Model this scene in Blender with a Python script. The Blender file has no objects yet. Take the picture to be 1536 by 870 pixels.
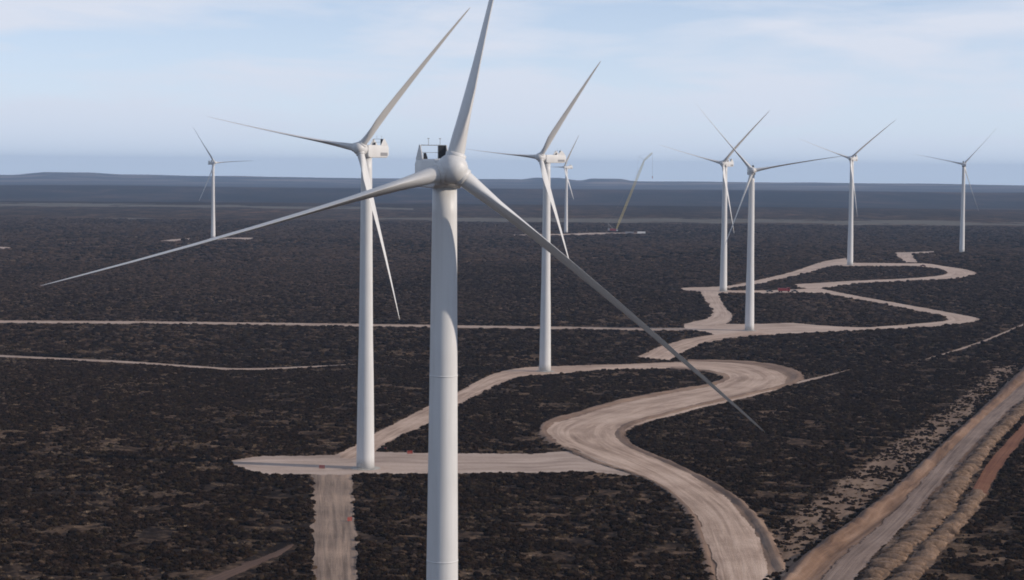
import bpy, bmesh, math, random
import numpy as np
from mathutils import Matrix, Vector

random.seed(7)
RNG = np.random.default_rng(11)
scene = bpy.context.scene
rad = math.radians

# ---------------------------------------------------------------- camera
CAM_Z = 93.5
cam_data = bpy.data.cameras.new('camera')
cam = bpy.data.objects.new('camera', cam_data)
scene.collection.objects.link(cam)
cam_data.sensor_width = 36.0
cam_data.lens = 70.3125
cam_data.clip_start = 1.0
cam_data.clip_end = 90000.0
PITCH, ROLL = rad(3.455), rad(0.5)
fw = Vector((0, math.cos(PITCH), -math.sin(PITCH)))
upv = Vector((0, math.sin(PITCH), math.cos(PITCH)))
rt = Vector((1, 0, 0))
r2 = rt * math.cos(ROLL) + upv * math.sin(ROLL)
u2 = upv * math.cos(ROLL) - rt * math.sin(ROLL)
cam.matrix_world = Matrix(((r2.x, u2.x, -fw.x, 0), (r2.y, u2.y, -fw.y, 0), (r2.z, u2.z, -fw.z, CAM_Z), (0, 0, 0, 1)))
scene.camera = cam

# ---------------------------------------------------------------- light
SUN_EL, SUN_AZ = rad(22.0), rad(101.0)      # azimuth clockwise from +Y (the view) towards +X (right)
sun_dir = Vector((math.sin(SUN_AZ) * math.cos(SUN_EL), math.cos(SUN_AZ) * math.cos(SUN_EL), math.sin(SUN_EL)))
sl = bpy.data.lights.new('sun', 'SUN')
sl.energy = 3.5
sl.angle = rad(0.6)
sl.color = (1.0, 0.87, 0.74)
sun = bpy.data.objects.new('sun', sl)
scene.collection.objects.link(sun)
sun.rotation_euler = sun_dir.to_track_quat('Z', 'Y').to_euler()
sun.location = (0, 0, 400)

world = bpy.data.worlds.new('World')
scene.world = world
world.use_nodes = True
wt = world.node_tree
wt.nodes.clear()
W_ = lambda t: wt.nodes.new(t)
wo = W_('ShaderNodeOutputWorld'); bg = W_('ShaderNodeBackground')
sky = W_('ShaderNodeTexSky')
sky.sky_type = 'NISHITA'
sky.sun_disc = False
sky.sun_elevation = SUN_EL
sky.sun_rotation = SUN_AZ
sky.altitude = 200
sky.air_density = 0.48
sky.dust_density = 0.0
sky.ozone_density = 0.8
geo = W_('ShaderNodeTexCoord')
mp = W_('ShaderNodeMapping'); mp.inputs['Scale'].default_value = (8.0, 8.0, 46.0); mp.inputs['Location'].default_value = (4.2, 0.4, 1.3)
n1 = W_('ShaderNodeTexNoise'); n1.inputs['Scale'].default_value = 1.0; n1.inputs['Detail'].default_value = 6.0; n1.inputs['Roughness'].default_value = 0.52; n1.inputs['Distortion'].default_value = 0.25
rp = W_('ShaderNodeValToRGB'); rp.color_ramp.elements[0].position = 0.42; rp.color_ramp.elements[1].position = 0.62
mixc = W_('ShaderNodeMix'); mixc.data_type = 'RGBA'
mul = W_('ShaderNodeMath'); mul.operation = 'MULTIPLY_ADD'; mul.inputs[1].default_value = 0.55; mul.use_clamp = True
CLOUD = (5.15, 5.5, 6.3, 1)
mixc.inputs['B'].default_value = CLOUD
wt.links.new(geo.outputs['Generated'], mp.inputs['Vector'])
wt.links.new(mp.outputs['Vector'], n1.inputs['Vector'])
wt.links.new(n1.outputs['Fac'], rp.inputs['Fac'])
wt.links.new(rp.outputs['Color'], mul.inputs[0])
# a thin veil of high cloud: the lower one looks, the longer the way through it
sepz = W_('ShaderNodeSeparateXYZ'); mx = W_('ShaderNodeMath'); mx.operation = 'MAXIMUM'; mx.inputs[1].default_value = 0.001
dv = W_('ShaderNodeMath'); dv.operation = 'DIVIDE'; dv.inputs[0].default_value = -0.06
ex = W_('ShaderNodeMath'); ex.operation = 'EXPONENT'
om = W_('ShaderNodeMath'); om.operation = 'MULTIPLY_ADD'; om.inputs[1].default_value = -0.8; om.inputs[2].default_value = 0.8
wt.links.new(geo.outputs['Generated'], sepz.inputs[0]); wt.links.new(sepz.outputs['Z'], mx.inputs[0]); wt.links.new(mx.outputs[0], dv.inputs[1])
wt.links.new(dv.outputs[0], ex.inputs[0]); wt.links.new(ex.outputs[0], om.inputs[0]); wt.links.new(om.outputs[0], mul.inputs[2])
wt.links.new(mul.outputs[0], mixc.inputs['Factor'])
wt.links.new(sky.outputs['Color'], mixc.inputs['A'])
# the lowest air, beyond the plain: the haze goes on to the rim of the sky all round
lo = W_('ShaderNodeMath'); lo.operation = 'MULTIPLY'; lo.inputs[1].default_value = -1 / 0.03
le = W_('ShaderNodeMath'); le.operation = 'EXPONENT'
lm = W_('ShaderNodeMath'); lm.operation = 'MULTIPLY'; lm.inputs[1].default_value = 0.95; lm.use_clamp = True
mixl = W_('ShaderNodeMix'); mixl.data_type = 'RGBA'; mixl.inputs['B'].default_value = (4.4, 5.15, 6.2, 1)
wt.links.new(mx.outputs[0], lo.inputs[0]); wt.links.new(lo.outputs[0], le.inputs[0]); wt.links.new(le.outputs[0], lm.inputs[0])
wt.links.new(lm.outputs[0], mixl.inputs['Factor']); wt.links.new(mixc.outputs['Result'], mixl.inputs['A'])
wt.links.new(mixl.outputs['Result'], bg.inputs['Color'])
bg.inputs['Strength'].default_value = 0.14
wt.links.new(bg.outputs['Background'], wo.inputs['Surface'])

vs = scene.view_settings
vs.view_transform = 'Standard'
vs.look = 'None'
vs.exposure = 0.0
vs.gamma = 1.0
scene.cycles.max_bounces = 6
scene.cycles.volume_bounces = 4
scene.cycles.filter_width = 1.8
scene.cycles.transparent_max_bounces = 12
scene.cycles.use_denoising = True

# ---------------------------------------------------------------- helpers
COL = scene.collection


def tag(o, label=None, cat=None, group=None, kind=None):
    if label: o['label'] = label
    if cat: o['category'] = cat
    if group: o['group'] = group
    if kind: o['kind'] = kind
    return o


def mesh_obj(name, me, mat=None, parent=None):
    o = bpy.data.objects.new(name, me)
    COL.objects.link(o)
    if mat is not None and not me.materials: me.materials.append(mat)
    if parent is not None: o.parent = parent
    return o


def bm_mesh(name, bm, mat=None, smooth=False):
    me = bpy.data.meshes.new(name)
    bmesh.ops.recalc_face_normals(bm, faces=bm.faces)
    bm.to_mesh(me); bm.free()
    if mat is not None: me.materials.append(mat)
    if smooth:
        me.polygons.foreach_set('use_smooth', [True] * len(me.polygons))
    return me


def add_box(bm, c, s, bevel=0.0, rot=None):
    m = Matrix.Translation(c) @ (rot if rot is not None else Matrix.Identity(4)) @ Matrix.Diagonal((s[0], s[1], s[2], 1))
    r = bmesh.ops.create_cube(bm, size=1.0, matrix=m)
    if bevel:
        es = list({e for v in r['verts'] for e in v.link_edges})
        bmesh.ops.bevel(bm, geom=es, offset=bevel, segments=2, affect='EDGES', profile=0.6)


def add_bar(bm, a, b, r, n=5, r2_=None):
    a, b = Vector(a), Vector(b)
    d = b - a
    q = d.to_track_quat('Z', 'Y').to_matrix().to_4x4()
    m = Matrix.Translation((a + b) / 2) @ q
    bmesh.ops.create_cone(bm, cap_ends=True, segments=n, radius1=r, radius2=r if r2_ is None else r2_, depth=d.length, matrix=m)


def add_lathe(bm, prof, n=40, axis='Z', caps=True):
    """prof: list of (radius, position along the axis)"""
    rings = []
    for r, z in prof:
        ring = []
        for i in range(n):
            t = 2 * math.pi * i / n
            x, y = r * math.cos(t), r * math.sin(t)
            ring.append(bm.verts.new((x, y, z) if axis == 'Z' else (x, z, y)))
        rings.append(ring)
    for a, b in zip(rings, rings[1:]):
        for i in range(n):
            bm.faces.new((a[i], a[(i + 1) % n], b[(i + 1) % n], b[i]))
    if caps:
        bm.faces.new(rings[0]); bm.faces.new(rings[-1])


def add_prism(bm, poly, x0, x1):
    """poly in (y, z), extruded along x"""
    a = [bm.verts.new((x0, y, z)) for y, z in poly]
    b = [bm.verts.new((x1, y, z)) for y, z in poly]
    bm.faces.new(a); bm.faces.new(b)
    for i in range(len(poly)):
        j = (i + 1) % len(poly)
        bm.faces.new((a[i], a[j], b[j], b[i]))


def mat(name, col, rough=0.8, metallic=0.0, spec=0.5):
    m = bpy.data.materials.new(name)
    m.use_nodes = True
    b = m.node_tree.nodes['Principled BSDF']
    b.inputs['Base Color'].default_value = (*col, 1)
    b.inputs['Roughness'].default_value = rough
    b.inputs['Metallic'].default_value = metallic
    b.inputs['Specular IOR Level'].default_value = spec
    return m


class NT:
    def __init__(s, m):
        s.t = m.node_tree
        s.b = s.t.nodes.get('Principled BSDF')

    def n(s, typ, **kw):
        nd = s.t.nodes.new(typ)
        for k, v in kw.items():
            if k.startswith('_'): setattr(nd, k[1:], v)
            else: nd.inputs[k.replace('__', ' ')].default_value = v
        return nd

    def l(s, a, b): s.t.links.new(a, b)

    def noise(s, vec, scale, detail=4.0, rough=0.55, dist=0.0):
        nd = s.n('ShaderNodeTexNoise', Scale=scale, Detail=detail, Roughness=rough, Distortion=dist)
        if vec is not None: s.l(vec, nd.inputs['Vector'])
        return nd.outputs['Fac']

    def ramp(s, fac, stops):
        nd = s.n('ShaderNodeValToRGB')
        el = nd.color_ramp.elements
        while len(el) < len(stops): el.new(0.5)
        for e, (p, c) in zip(el, stops):
            e.position = p
            e.color = (*c, 1) if len(c) == 3 else c
        s.l(fac, nd.inputs['Fac'])
        return nd.outputs['Color']

    def mix(s, fac, a, b, blend='MIX'):
        nd = s.n('ShaderNodeMix', _data_type='RGBA', _blend_type=blend)
        for sock, v in ((nd.inputs['Factor'], fac), (nd.inputs['A'], a), (nd.inputs['B'], b)):
            if hasattr(v, 'is_linked'): s.l(v, sock)
            elif isinstance(v, (int, float)): sock.default_value = v
            else: sock.default_value = (*v, 1) if len(v) == 3 else v
        return nd.outputs['Result']

    def math(s, op, a, b=None, clamp=False):
        nd = s.n('ShaderNodeMath', _operation=op, _use_clamp=clamp)
        for sock, v in zip(nd.inputs, (a, b)):
            if v is None: continue
            if hasattr(v, 'is_linked'): s.l(v, sock)
            else: sock.default_value = v
        return nd.outputs[0]

    def mapv(s, vec, scale):
        nd = s.n('ShaderNodeMapping', Scale=scale)
        s.l(vec, nd.inputs['Vector'])
        return nd.outputs['Vector']

    def bump(s, h, strength, dist):
        nd = s.n('ShaderNodeBump', Strength=strength, Distance=dist)
        s.l(h, nd.inputs['Height'])
        s.l(nd.outputs['Normal'], s.b.inputs['Normal'])


# ---------------------------------------------------------------- lie of the land (metres)
RBF = [(-8.6, 263.6, -5.732), (-44.1, 604.1, 7.094), (15.8, 935.3, -6.812), (140.3, 1176.8, 1.04), (157.3, 1486.2, 0.648), (308.1, 1822.5, 4.834), (483.0, 2147.7, 5.03), (-378.2, 2526.7, 2.12), (78.4, 2934.3, -0.616)]

# edges of the roads, pads and cuttings: (ax, ay, bx, by) pairs on the ground
ROADS = {
    'main': [(46.9,444.8,59.1,445.5), (47.9,468.9,61.4,472.8), (48.7,496.8,62.7,499.4), (49.0,526.4,62.5,529.3), (46.1,555.6,59.9,563.4), (39.8,588.5,55.1,597.5), (29.1,623.0,48.1,633.6), (20.7,649.9,42.3,660.1), (14.6,669.4,40.2,684.3), (11.9,700.3,41.9,703.3), (15.2,722.7,48.9,726.2), (24.7,747.5,61.1,751.3), (39.4,786.9,75.8,780.8), (56.1,819.8,91.3,810.0), (71.2,846.2,104.8,835.3), (86.1,870.9,117.4,864.7), (97.0,902.3,124.9,898.2), (99.1,928.0,127.4,930.0), (92.9,947.3,123.4,962.8), (83.9,953.4,110.9,986.2), (75.8,959.5,89.1,993.6)],
    'main_shoulder': [(43.7,441.3,65.0,442.3), (45.1,468.8,65.7,469.9), (46.3,496.6,66.9,497.9), (46.9,526.3,67.1,527.6), (44.8,558.9,65.0,558.1), (38.6,591.0,59.9,590.1), (26.8,618.5,51.5,627.9), (17.2,649.6,43.7,656.9), (11.1,672.6,41.0,682.6), (8.9,702.0,43.0,709.3), (12.7,733.0,49.6,730.5), (23.9,761.1,61.5,755.8), (39.6,802.2,76.2,785.7), (56.5,833.5,91.9,815.3), (71.0,857.7,105.4,840.9), (85.2,879.8,120.1,867.8), (94.3,905.2,134.0,905.0), (95.3,921.2,137.7,950.3), (90.4,933.9,129.4,983.7), (83.1,943.2,112.4,1000.4), (75.0,949.3,89.9,1002.5)],
    't3road': [(89.1,993.6,88.8,953.7), (73.7,987.2,74.6,956.0), (59.9,979.0,58.2,949.6), (43.3,972.3,42.0,943.0), (26.8,965.6,25.8,928.0), (10.6,958.7,10.1,913.2), (0.3,945.5,2.5,899.4), (-8.3,921.0,-4.9,870.5), (-15.6,881.5,-11.6,834.4), (-21.8,838.9,-17.8,798.4), (-33.1,773.9,-27.8,726.6), (-40.5,727.3,-35.3,691.7), (-46.3,692.5,-40.4,665.9), (-51.4,658.1,-43.1,642.5), (-56.9,625.9,-46.1,622.4)],
    't2pad': [(-86.8,617.6,-84.2,606.4), (-82.5,623.8,-77.0,594.8), (-77.2,628.7,-72.3,588.6), (-68.9,630.2,-64.4,589.2), (-56.5,633.5,-52.6,589.5), (-42.8,641.0,-39.4,591.2), (-27.9,639.2,-25.8,592.9), (-5.6,641.2,-5.1,596.5), (7.3,640.7,6.9,597.5), (20.5,649.9,21.1,601.4), (28.7,638.0,32.9,595.7), (37.9,629.7,39.9,589.8)],
    't2spur': [(-59.8,596.2,-47.2,597.1), (-57.0,568.7,-44.9,569.6), (-54.2,544.1,-42.3,539.6), (-49.4,493.3,-38.0,494.0), (-46.6,465.1,-35.5,465.7), (-43.4,436.7,-33.0,437.3)],
    'conn': [(62.6,1011.4,79.5,998.2), (75.1,1060.8,87.4,1029.7), (93.1,1110.8,96.2,1065.9), (110.2,1142.2,111.0,1103.7), (123.4,1155.2,131.4,1130.7), (140.2,1172.8,153.2,1152.2)],
    't4pad': [(104.6,1215.3,103.5,1193.0), (115.2,1220.3,116.4,1150.7), (131.6,1221.0,129.0,1142.9), (152.9,1221.8,144.4,1143.5), (172.7,1229.3,162.6,1156.7), (186.4,1213.9,179.4,1167.8), (209.4,1201.2,205.2,1177.1), (226.4,1208.5,222.3,1186.3), (245.0,1222.7,240.0,1197.8), (261.5,1237.1,257.7,1207.3), (270.6,1246.9,274.5,1221.5), (275.4,1261.5,288.8,1240.6), (275.4,1291.0,296.6,1267.4), (266.1,1329.0,291.9,1291.9), (255.3,1371.7,281.1,1335.2), (245.6,1411.2,267.7,1383.8), (231.5,1459.0,251.3,1444.1), (219.5,1480.6,240.1,1491.7), (211.4,1493.3,234.2,1528.6)],
    't5east': [(234.2,1528.6,225.5,1471.3), (215.3,1510.3,209.7,1470.4), (196.2,1499.2,192.0,1466.3), (175.7,1494.9,172.1,1464.1), (158.9,1501.0,155.2,1466.0), (143.9,1528.3,139.4,1480.4), (127.2,1517.4,126.8,1501.5)],
    't6low': [(221.3,1563.5,218.8,1531.1), (246.8,1583.6,234.2,1518.2), (279.8,1609.0,273.8,1574.5), (315.4,1632.3,309.3,1600.4), (341.4,1655.8,342.5,1623.9), (361.8,1684.0,370.4,1652.0), (373.9,1716.6,396.5,1707.3), (379.1,1759.2,402.4,1763.7), (373.1,1792.8,394.1,1812.2), (363.9,1806.8,385.8,1860.3), (347.2,1804.3,361.3,1861.8), (325.6,1801.5,336.9,1864.4), (304.2,1799.4,315.8,1868.2), (290.8,1809.1,306.1,1905.3)],
    't7pad': [(381.8,1877.2,368.3,1868.9), (391.3,1943.4,377.9,1940.9), (402.4,2005.2,388.2,2018.6), (417.9,2069.3,400.6,2094.1), (432.3,2133.7,409.0,2127.3)],
    't7pad2': [(405.4,2115.7,395.1,2062.1), (428.7,2137.1,415.8,2072.5), (461.1,2182.5,447.8,2119.5)],
    't56': [(328.4,1963.0,311.7,1844.2), (293.5,1885.2,286.6,1798.1), (240.4,1716.5,251.0,1698.6), (199.0,1612.1,219.6,1624.9), (175.2,1557.9,192.8,1560.7), (160.0,1535.8,165.4,1514.9), (146.9,1528.4,142.4,1480.5), (127.5,1516.0,128.3,1494.8)],
    't45': [(139.7,1493.7,153.3,1480.9), (137.2,1435.9,149.1,1430.2), (134.9,1382.6,145.5,1377.4), (132.8,1328.0,143.5,1328.5), (129.7,1292.1,142.2,1292.6), (122.9,1257.8,139.1,1256.0), (112.3,1233.9,132.9,1225.6), (104.6,1215.3,124.0,1202.7)],
    'track': [(-331.6,1198.5,-325.5,1176.5), (-229.1,1207.7,-225.0,1186.0), (-148.5,1208.5,-145.9,1187.2), (-51.4,1204.9,-50.5,1184.1), (-7.0,1201.0,-6.9,1180.5), (53.0,1196.2,52.1,1175.9), (84.7,1192.6,83.3,1172.5), (116.8,1194.9,114.9,1174.8)],
    'track2': [(-275.0,993.4,-271.6,981.1), (-217.3,973.3,-214.6,961.3), (-182.4,960.9,-180.1,949.1), (-147.2,941.7,-145.4,930.1), (-130.3,933.8,-128.8,922.4), (-115.2,937.9,-113.8,926.4), (-100.4,946.3,-99.5,938.1), (-85.5,956.2,-85.1,952.0), (-73.3,964.3,-73.2,963.2)],
    'track3': [(357.5,1317.4,353.0,1300.4), (316.1,1230.6,312.3,1215.7), (284.8,1162.7,281.5,1149.1), (261.4,1112.6,258.5,1099.9), (235.4,1061.8,232.8,1049.8), (217.1,1025.3,216.0,1020.3), (203.6,1000.8,203.4,999.8)],
    'track4': [(128.2,894.5,126.8,884.0), (140.7,917.1,139.0,906.3), (151.1,934.6,150.3,929.4), (162.4,954.9,162.2,953.9)],
    'redtrack': [(-71.4,437.9,-64.1,438.3), (-65.9,450.7,-61.0,448.1), (-60.1,464.3,-57.2,460.0), (-55.3,477.1,-53.4,474.0), (-53.2,483.8,-52.4,482.2)],
    'trench_shoulder': [(57.0,438.6,73.7,439.4), (67.3,470.0,84.9,471.0), (80.1,501.3,97.2,502.4), (94.9,537.6,112.3,538.8), (112.7,584.1,128.7,585.3), (138.0,653.9,152.6,655.2), (164.6,728.7,178.3,729.9), (190.6,803.0,205.7,804.0), (214.6,874.0,233.9,874.9), (255.2,991.9,279.9,992.5)],
    'trench': [(66.9,439.0,75.7,439.5), (77.6,470.6,86.0,471.0), (90.4,501.9,97.9,502.4), (104.0,538.2,111.0,538.7), (120.1,584.7,127.1,585.2), (143.6,654.4,151.0,655.0), (167.9,724.9,176.1,725.6), (191.8,793.2,200.4,793.9), (212.5,851.4,224.1,852.1), (253.7,968.2,270.1,968.7)],
    'berm1': [(76.6,439.5,81.6,439.8), (86.7,471.1,94.2,471.5), (98.6,502.4,106.6,502.9), (111.7,538.7,120.5,539.3), (127.7,585.3,135.1,585.8), (149.6,647.0,155.2,647.4), (167.5,699.7,173.5,700.2), (197.5,784.1,204.7,784.6), (237.0,892.5,246.1,892.9)],
    'berm2': [(82.4,439.8,89.9,440.2), (94.5,471.5,101.3,471.8), (107.0,502.9,113.3,503.3), (120.4,537.3,126.1,537.6), (131.2,568.7,137.0,569.1)],
    'redcut': [(130.4,565.1,137.2,569.1), (140.3,596.4,147.3,602.2), (154.6,639.7,162.5,646.5), (172.9,691.0,181.0,699.0), (199.3,763.6,208.2,771.0)],
    'sandy': [(52.6,438.3,63.7,438.9), (59.2,475.0,73.8,475.8), (65.4,504.9,86.8,510.8), (78.0,539.6,98.2,540.9), (91.5,574.0,114.7,584.3), (114.1,636.3,139.2,654.0), (143.9,716.9,165.9,728.8), (174.5,796.8,193.2,808.1), (214.1,909.5,222.7,894.8), (235.8,974.4,252.6,981.6)],
    't9pad': [(1.2,2831.8,1.2,2767.1), (78.8,2908.6,76.2,2810.6), (120.1,2971.0,115.5,2855.8), (155.3,2981.5,151.0,2899.0), (198.2,2983.8,194.0,2921.2)],
    't8pad': [(-384.3,2535.1,-373.7,2465.1), (-360.5,2551.8,-349.1,2471.0), (-332.1,2562.7,-324.2,2501.4)],
    't8pad2': [(-428.2,2420.1,-421.0,2379.4), (-420.3,2477.9,-407.5,2402.7), (-406.0,2517.2,-396.7,2459.8)],
    'leftpad': [(-603.2,2236.8,-585.1,2169.4), (-572.2,2232.2,-557.2,2173.6), (-556.4,2216.8,-548.1,2183.5)],
    'field1': [(-1412.2,4992.9,-1231.2,4352.6), (-944.7,4983.5,-858.2,4526.6), (-604.1,4913.5,-554.0,4506.1), (-237.2,4775.8,-223.4,4499.3)],
    'field2': [(-259.7,3729.4,-249.5,3583.6), (-24.4,3869.5,-22.2,3523.5), (303.0,3935.5,272.0,3531.5), (632.6,3946.7,560.2,3493.8), (1078.8,3895.7,968.6,3496.8)],
    'field3': [(-956.7,3381.6,-922.4,3260.3), (-831.9,3521.3,-772.0,3267.7), (-653.2,3636.9,-628.1,3497.3)],
}


def ss(t):
    t = np.clip(t, 0, 1)
    return t * t * (3 - 2 * t)


_L = np.random.default_rng(5).random((256, 256))


def vnoise(x, y, s):
    """smooth value noise, 0..1, feature size s metres"""
    x = np.asarray(x, float) / s; y = np.asarray(y, float) / s
    xi = np.floor(x).astype(int); yi = np.floor(y).astype(int)
    fx = x - xi; fy = y - yi
    fx = fx * fx * (3 - 2 * fx); fy = fy * fy * (3 - 2 * fy)
    g = lambda a, b: _L[a & 255, b & 255]
    return (g(xi, yi) * (1 - fx) + g(xi + 1, yi) * fx) * (1 - fy) + (g(xi, yi + 1) * (1 - fx) + g(xi + 1, yi + 1) * fx) * fy


def near_h(x, y):
    x = np.asarray(x, float); y = np.asarray(y, float)
    z = np.full(np.broadcast(x, y).shape, 1.5)
    for cx, cy, c in RBF:
        z = z + c * np.exp(-((x - cx) ** 2 + (y - cy) ** 2) / 420.0 ** 2)
    return z - (x * x + y * y) / (2 * 7.3e6)


def land_h(x, y):
    """the plain, then a shallow valley, a low ridge and the far plateau with its mesas"""
    z = near_h(x, y)
    r = np.sqrt(np.asarray(x, float) ** 2 + np.asarray(y, float) ** 2)
    b = np.degrees(np.arctan2(x, y))
    w = vnoise(x, y, 900.0)
    z = z - 22 * ss((r - 5200) / 1400) * (1 - ss((r - 7000) / 1500))
    z = z + (2 + 8 * ss((b - 2) / 9) + 13 * w) * np.exp(-((r - 8800) / 900.0) ** 2)
    z = z - 18 * ss((r - 9500) / 1500) * (1 - ss((r - 12500) / 2500))
    top = 24 + 9 * (vnoise(x * 3, 0 * y + 7.0, 2600.0) - 0.5) + 5 * (vnoise(x * 3, 0 * y + 3.0, 700.0) - 0.5)
    top = top + 28 * ss((b + 13.6) / .35) * (1 - 0.55 * ss((b + 11.9) / .5) - 0.45 * ss((b + 8.5) / 5.0)) + 19 * ss((b - 0.2) / .5) * (1 - ss((b - 1.3) / .6)) + 18 * ss((b - 1.9) / .4) * (1 - ss((b - 3.0) / .5)) - 5 * ss((b - 3.5) / 4)
    z = z + top * ss((r - 14200) / 1500)
    return z


def hz(x, y): return float(near_h(x, y))


def grid_mesh(name, xs, ys, fn, mat_, smooth=True):
    X, Y = np.meshgrid(xs, ys)
    Z = fn(X, Y)
    V = np.stack([X, Y, Z], -1).reshape(-1, 3)
    nx, ny = len(xs), len(ys)
    i = np.arange((ny - 1) * (nx - 1)); a = (i // (nx - 1)) * nx + i % (nx - 1)
    Fc = np.stack([a, a + 1, a + nx + 1, a + nx], -1)
    me = bpy.data.meshes.new(name)
    me.from_pydata(V.tolist(), [], Fc.tolist())
    me.materials.append(mat_)
    if smooth: me.polygons.foreach_set('use_smooth', [True] * len(me.polygons))
    return me


# ---------------------------------------------------------------- materials
def ground_material():
    m = mat('veld_ground', (0.08, 0.06, 0.05), 1.0, spec=0.0)
    t = NT(m)
    P = t.n('ShaderNodeNewGeometry').outputs['Position']
    sx = t.mapv(P, (1.0, 0.32, 1.0))
    fine = t.noise(P, 0.30, 5, 0.62)
    mid = t.noise(sx, 0.030, 4, 0.6, 0.4)
    big = t.noise(t.mapv(P, (1.0, 0.35, 1.0)), 0.0042, 3, 0.55)
    soil = t.ramp(t.noise(P, 0.11, 4), [(0.30, (0.11, 0.073, 0.050)), (0.55, (0.18, 0.122, 0.083)), (0.75, (0.27, 0.19, 0.13))])
    scrub = t.ramp(t.noise(P, 0.16, 5, 0.65), [(0.30, (0.018, 0.014, 0.012)), (0.55, (0.034, 0.026, 0.022)), (0.72, (0.060, 0.046, 0.036))])
    f = t.math('ADD', t.math('MULTIPLY', fine, 0.55), t.math('MULTIPLY', mid, 0.45))
    # beyond the scattered scrub the bush closes over and hides the soil
    sep = t.n('ShaderNodeSeparateXYZ'); t.l(P, sep.inputs[0])
    shut = t.math('MULTIPLY', t.math('SUBTRACT', sep.outputs['Y'], 3300.0), 1 / 2600.0, True)
    bare = t.math('MULTIPLY', t.ramp(f, [(0.46, (0, 0, 0)), (0.60, (1, 1, 1))]), t.math('SUBTRACT', 1.0, t.math('MULTIPLY', shut, 0.92)))
    c = t.mix(bare, scrub, soil)
    c = t.mix(0.55, c, t.ramp(big, [(0.30, (0.55, 0.52, 0.52)), (0.50, (0.95, 0.92, 0.90)), (0.70, (1.7, 1.5, 1.35))]), 'MULTIPLY')
    # the far plateau: paler bare slopes
    far = t.math('MULTIPLY', t.math('SUBTRACT', sep.outputs['Y'], 12500.0), 1 / 2500.0, True)
    c = t.mix(t.math('MULTIPLY', shut, 0.8), c, t.ramp(t.noise(t.mapv(P, (1.0, 0.6, 1.0)), 0.0016, 5, 0.65, 0.6), [(0.38, (0.55, 0.55, 0.58)), (0.52, (1.0, 1.0, 1.0)), (0.66, (2.6, 2.2, 1.8))]), 'MULTIPLY')
    slope = t.ramp(t.noise(t.mapv(P, (1.0, 2.0, 20.0)), 0.0011, 4, 0.6), [(0.44, (0.050, 0.044, 0.041)), (0.60, (0.25, 0.19, 0.15))])
    c = t.mix(far, c, slope)
    t.l(c, t.b.inputs['Base Color'])
    t.bump(t.noise(P, 0.45, 5, 0.7), 0.9, 1.2)
    return m


def gravel_material(name, c0, c1, c2, edge=0.10, wear=1.0, ragged=0.55, rag_scale=0.35):
    """compacted gravel; UV x runs across the road, y along it in metres; the rim breaks up into the veld"""
    m = mat(name, c1, 0.95, spec=0.2)
    t = NT(m)
    uv = t.n('ShaderNodeUVMap').outputs['UV']
    P = t.n('ShaderNodeNewGeometry').outputs['Position']
    sp = t.n('ShaderNodeSeparateXYZ'); t.l(uv, sp.inputs[0])
    streak = t.noise(t.mapv(uv, (6.0, 0.016, 1.0)), 1.0, 6, 0.62, 0.9)
    ruts = t.noise(t.mapv(uv, (15.0, 0.030, 1.0)), 1.0, 5, 0.65, 1.2)
    patch = t.noise(P, 0.045, 4, 0.6)
    fine = t.noise(P, 0.9, 4, 0.7)
    f = t.math('ADD', t.math('MULTIPLY', streak, 0.62), t.math('MULTIPLY', patch, 0.38))
    c = t.ramp(f, [(0.36, c0), (0.50, c1), (0.64, c2)])
    c = t.mix(t.math('MULTIPLY', t.ramp(t.noise(P, 0.03, 3, 0.6), [(0.35, (0.1, 0.1, 0.1)), (0.65, (1, 1, 1))]), 0.7 * wear), c, t.ramp(ruts, [(0.36, (0.60, 0.56, 0.54)), (0.56, (1.05, 1.04, 1.03))]), 'MULTIPLY')
    c = t.mix(0.45, c, t.ramp(fine, [(0.3, (0.72, 0.70, 0.68)), (0.65, (1.12, 1.12, 1.12))]), 'MULTIPLY')
    t.l(c, t.b.inputs['Base Color'])
    # rim: distance to the nearer side in 0..0.5
    d = t.math('SUBTRACT', 0.5, t.math('ABSOLUTE', t.math('SUBTRACT', sp.outputs['X'], 0.5)))
    a = t.math('ADD', t.math('MULTIPLY', d, 1.0 / edge), t.math('MULTIPLY', t.math('SUBTRACT', t.noise(P, rag_scale, 4, 0.65), 0.5), 2.4 * ragged))
    a = t.math('GREATER_THAN', a, 0.28)
    t.l(a, t.b.inputs['Alpha'])
    t.bump(t.math('ADD', t.math('MULTIPLY', ruts, 0.6), t.math('MULTIPLY', fine, 0.4)), 0.5, 0.35)
    return m


def soil_material(name, stops, scale=0.35):
    m = mat(name, stops[1][1], 1.0, spec=0.15)
    t = NT(m)
    P = t.n('ShaderNodeNewGeometry').outputs['Position']
    c = t.ramp(t.noise(P, scale, 5, 0.65, 0.4), stops)
    c = t.mix(0.6, c, t.ramp(t.noise(P, 1.6, 4, 0.7), [(0.3, (0.6, 0.58, 0.56)), (0.65, (1.15, 1.13, 1.1))]), 'MULTIPLY')
    t.l(c, t.b.inputs['Base Color'])
    t.bump(t.noise(P, 0.9, 6, 0.7), 0.8, 0.6)
    return m


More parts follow.
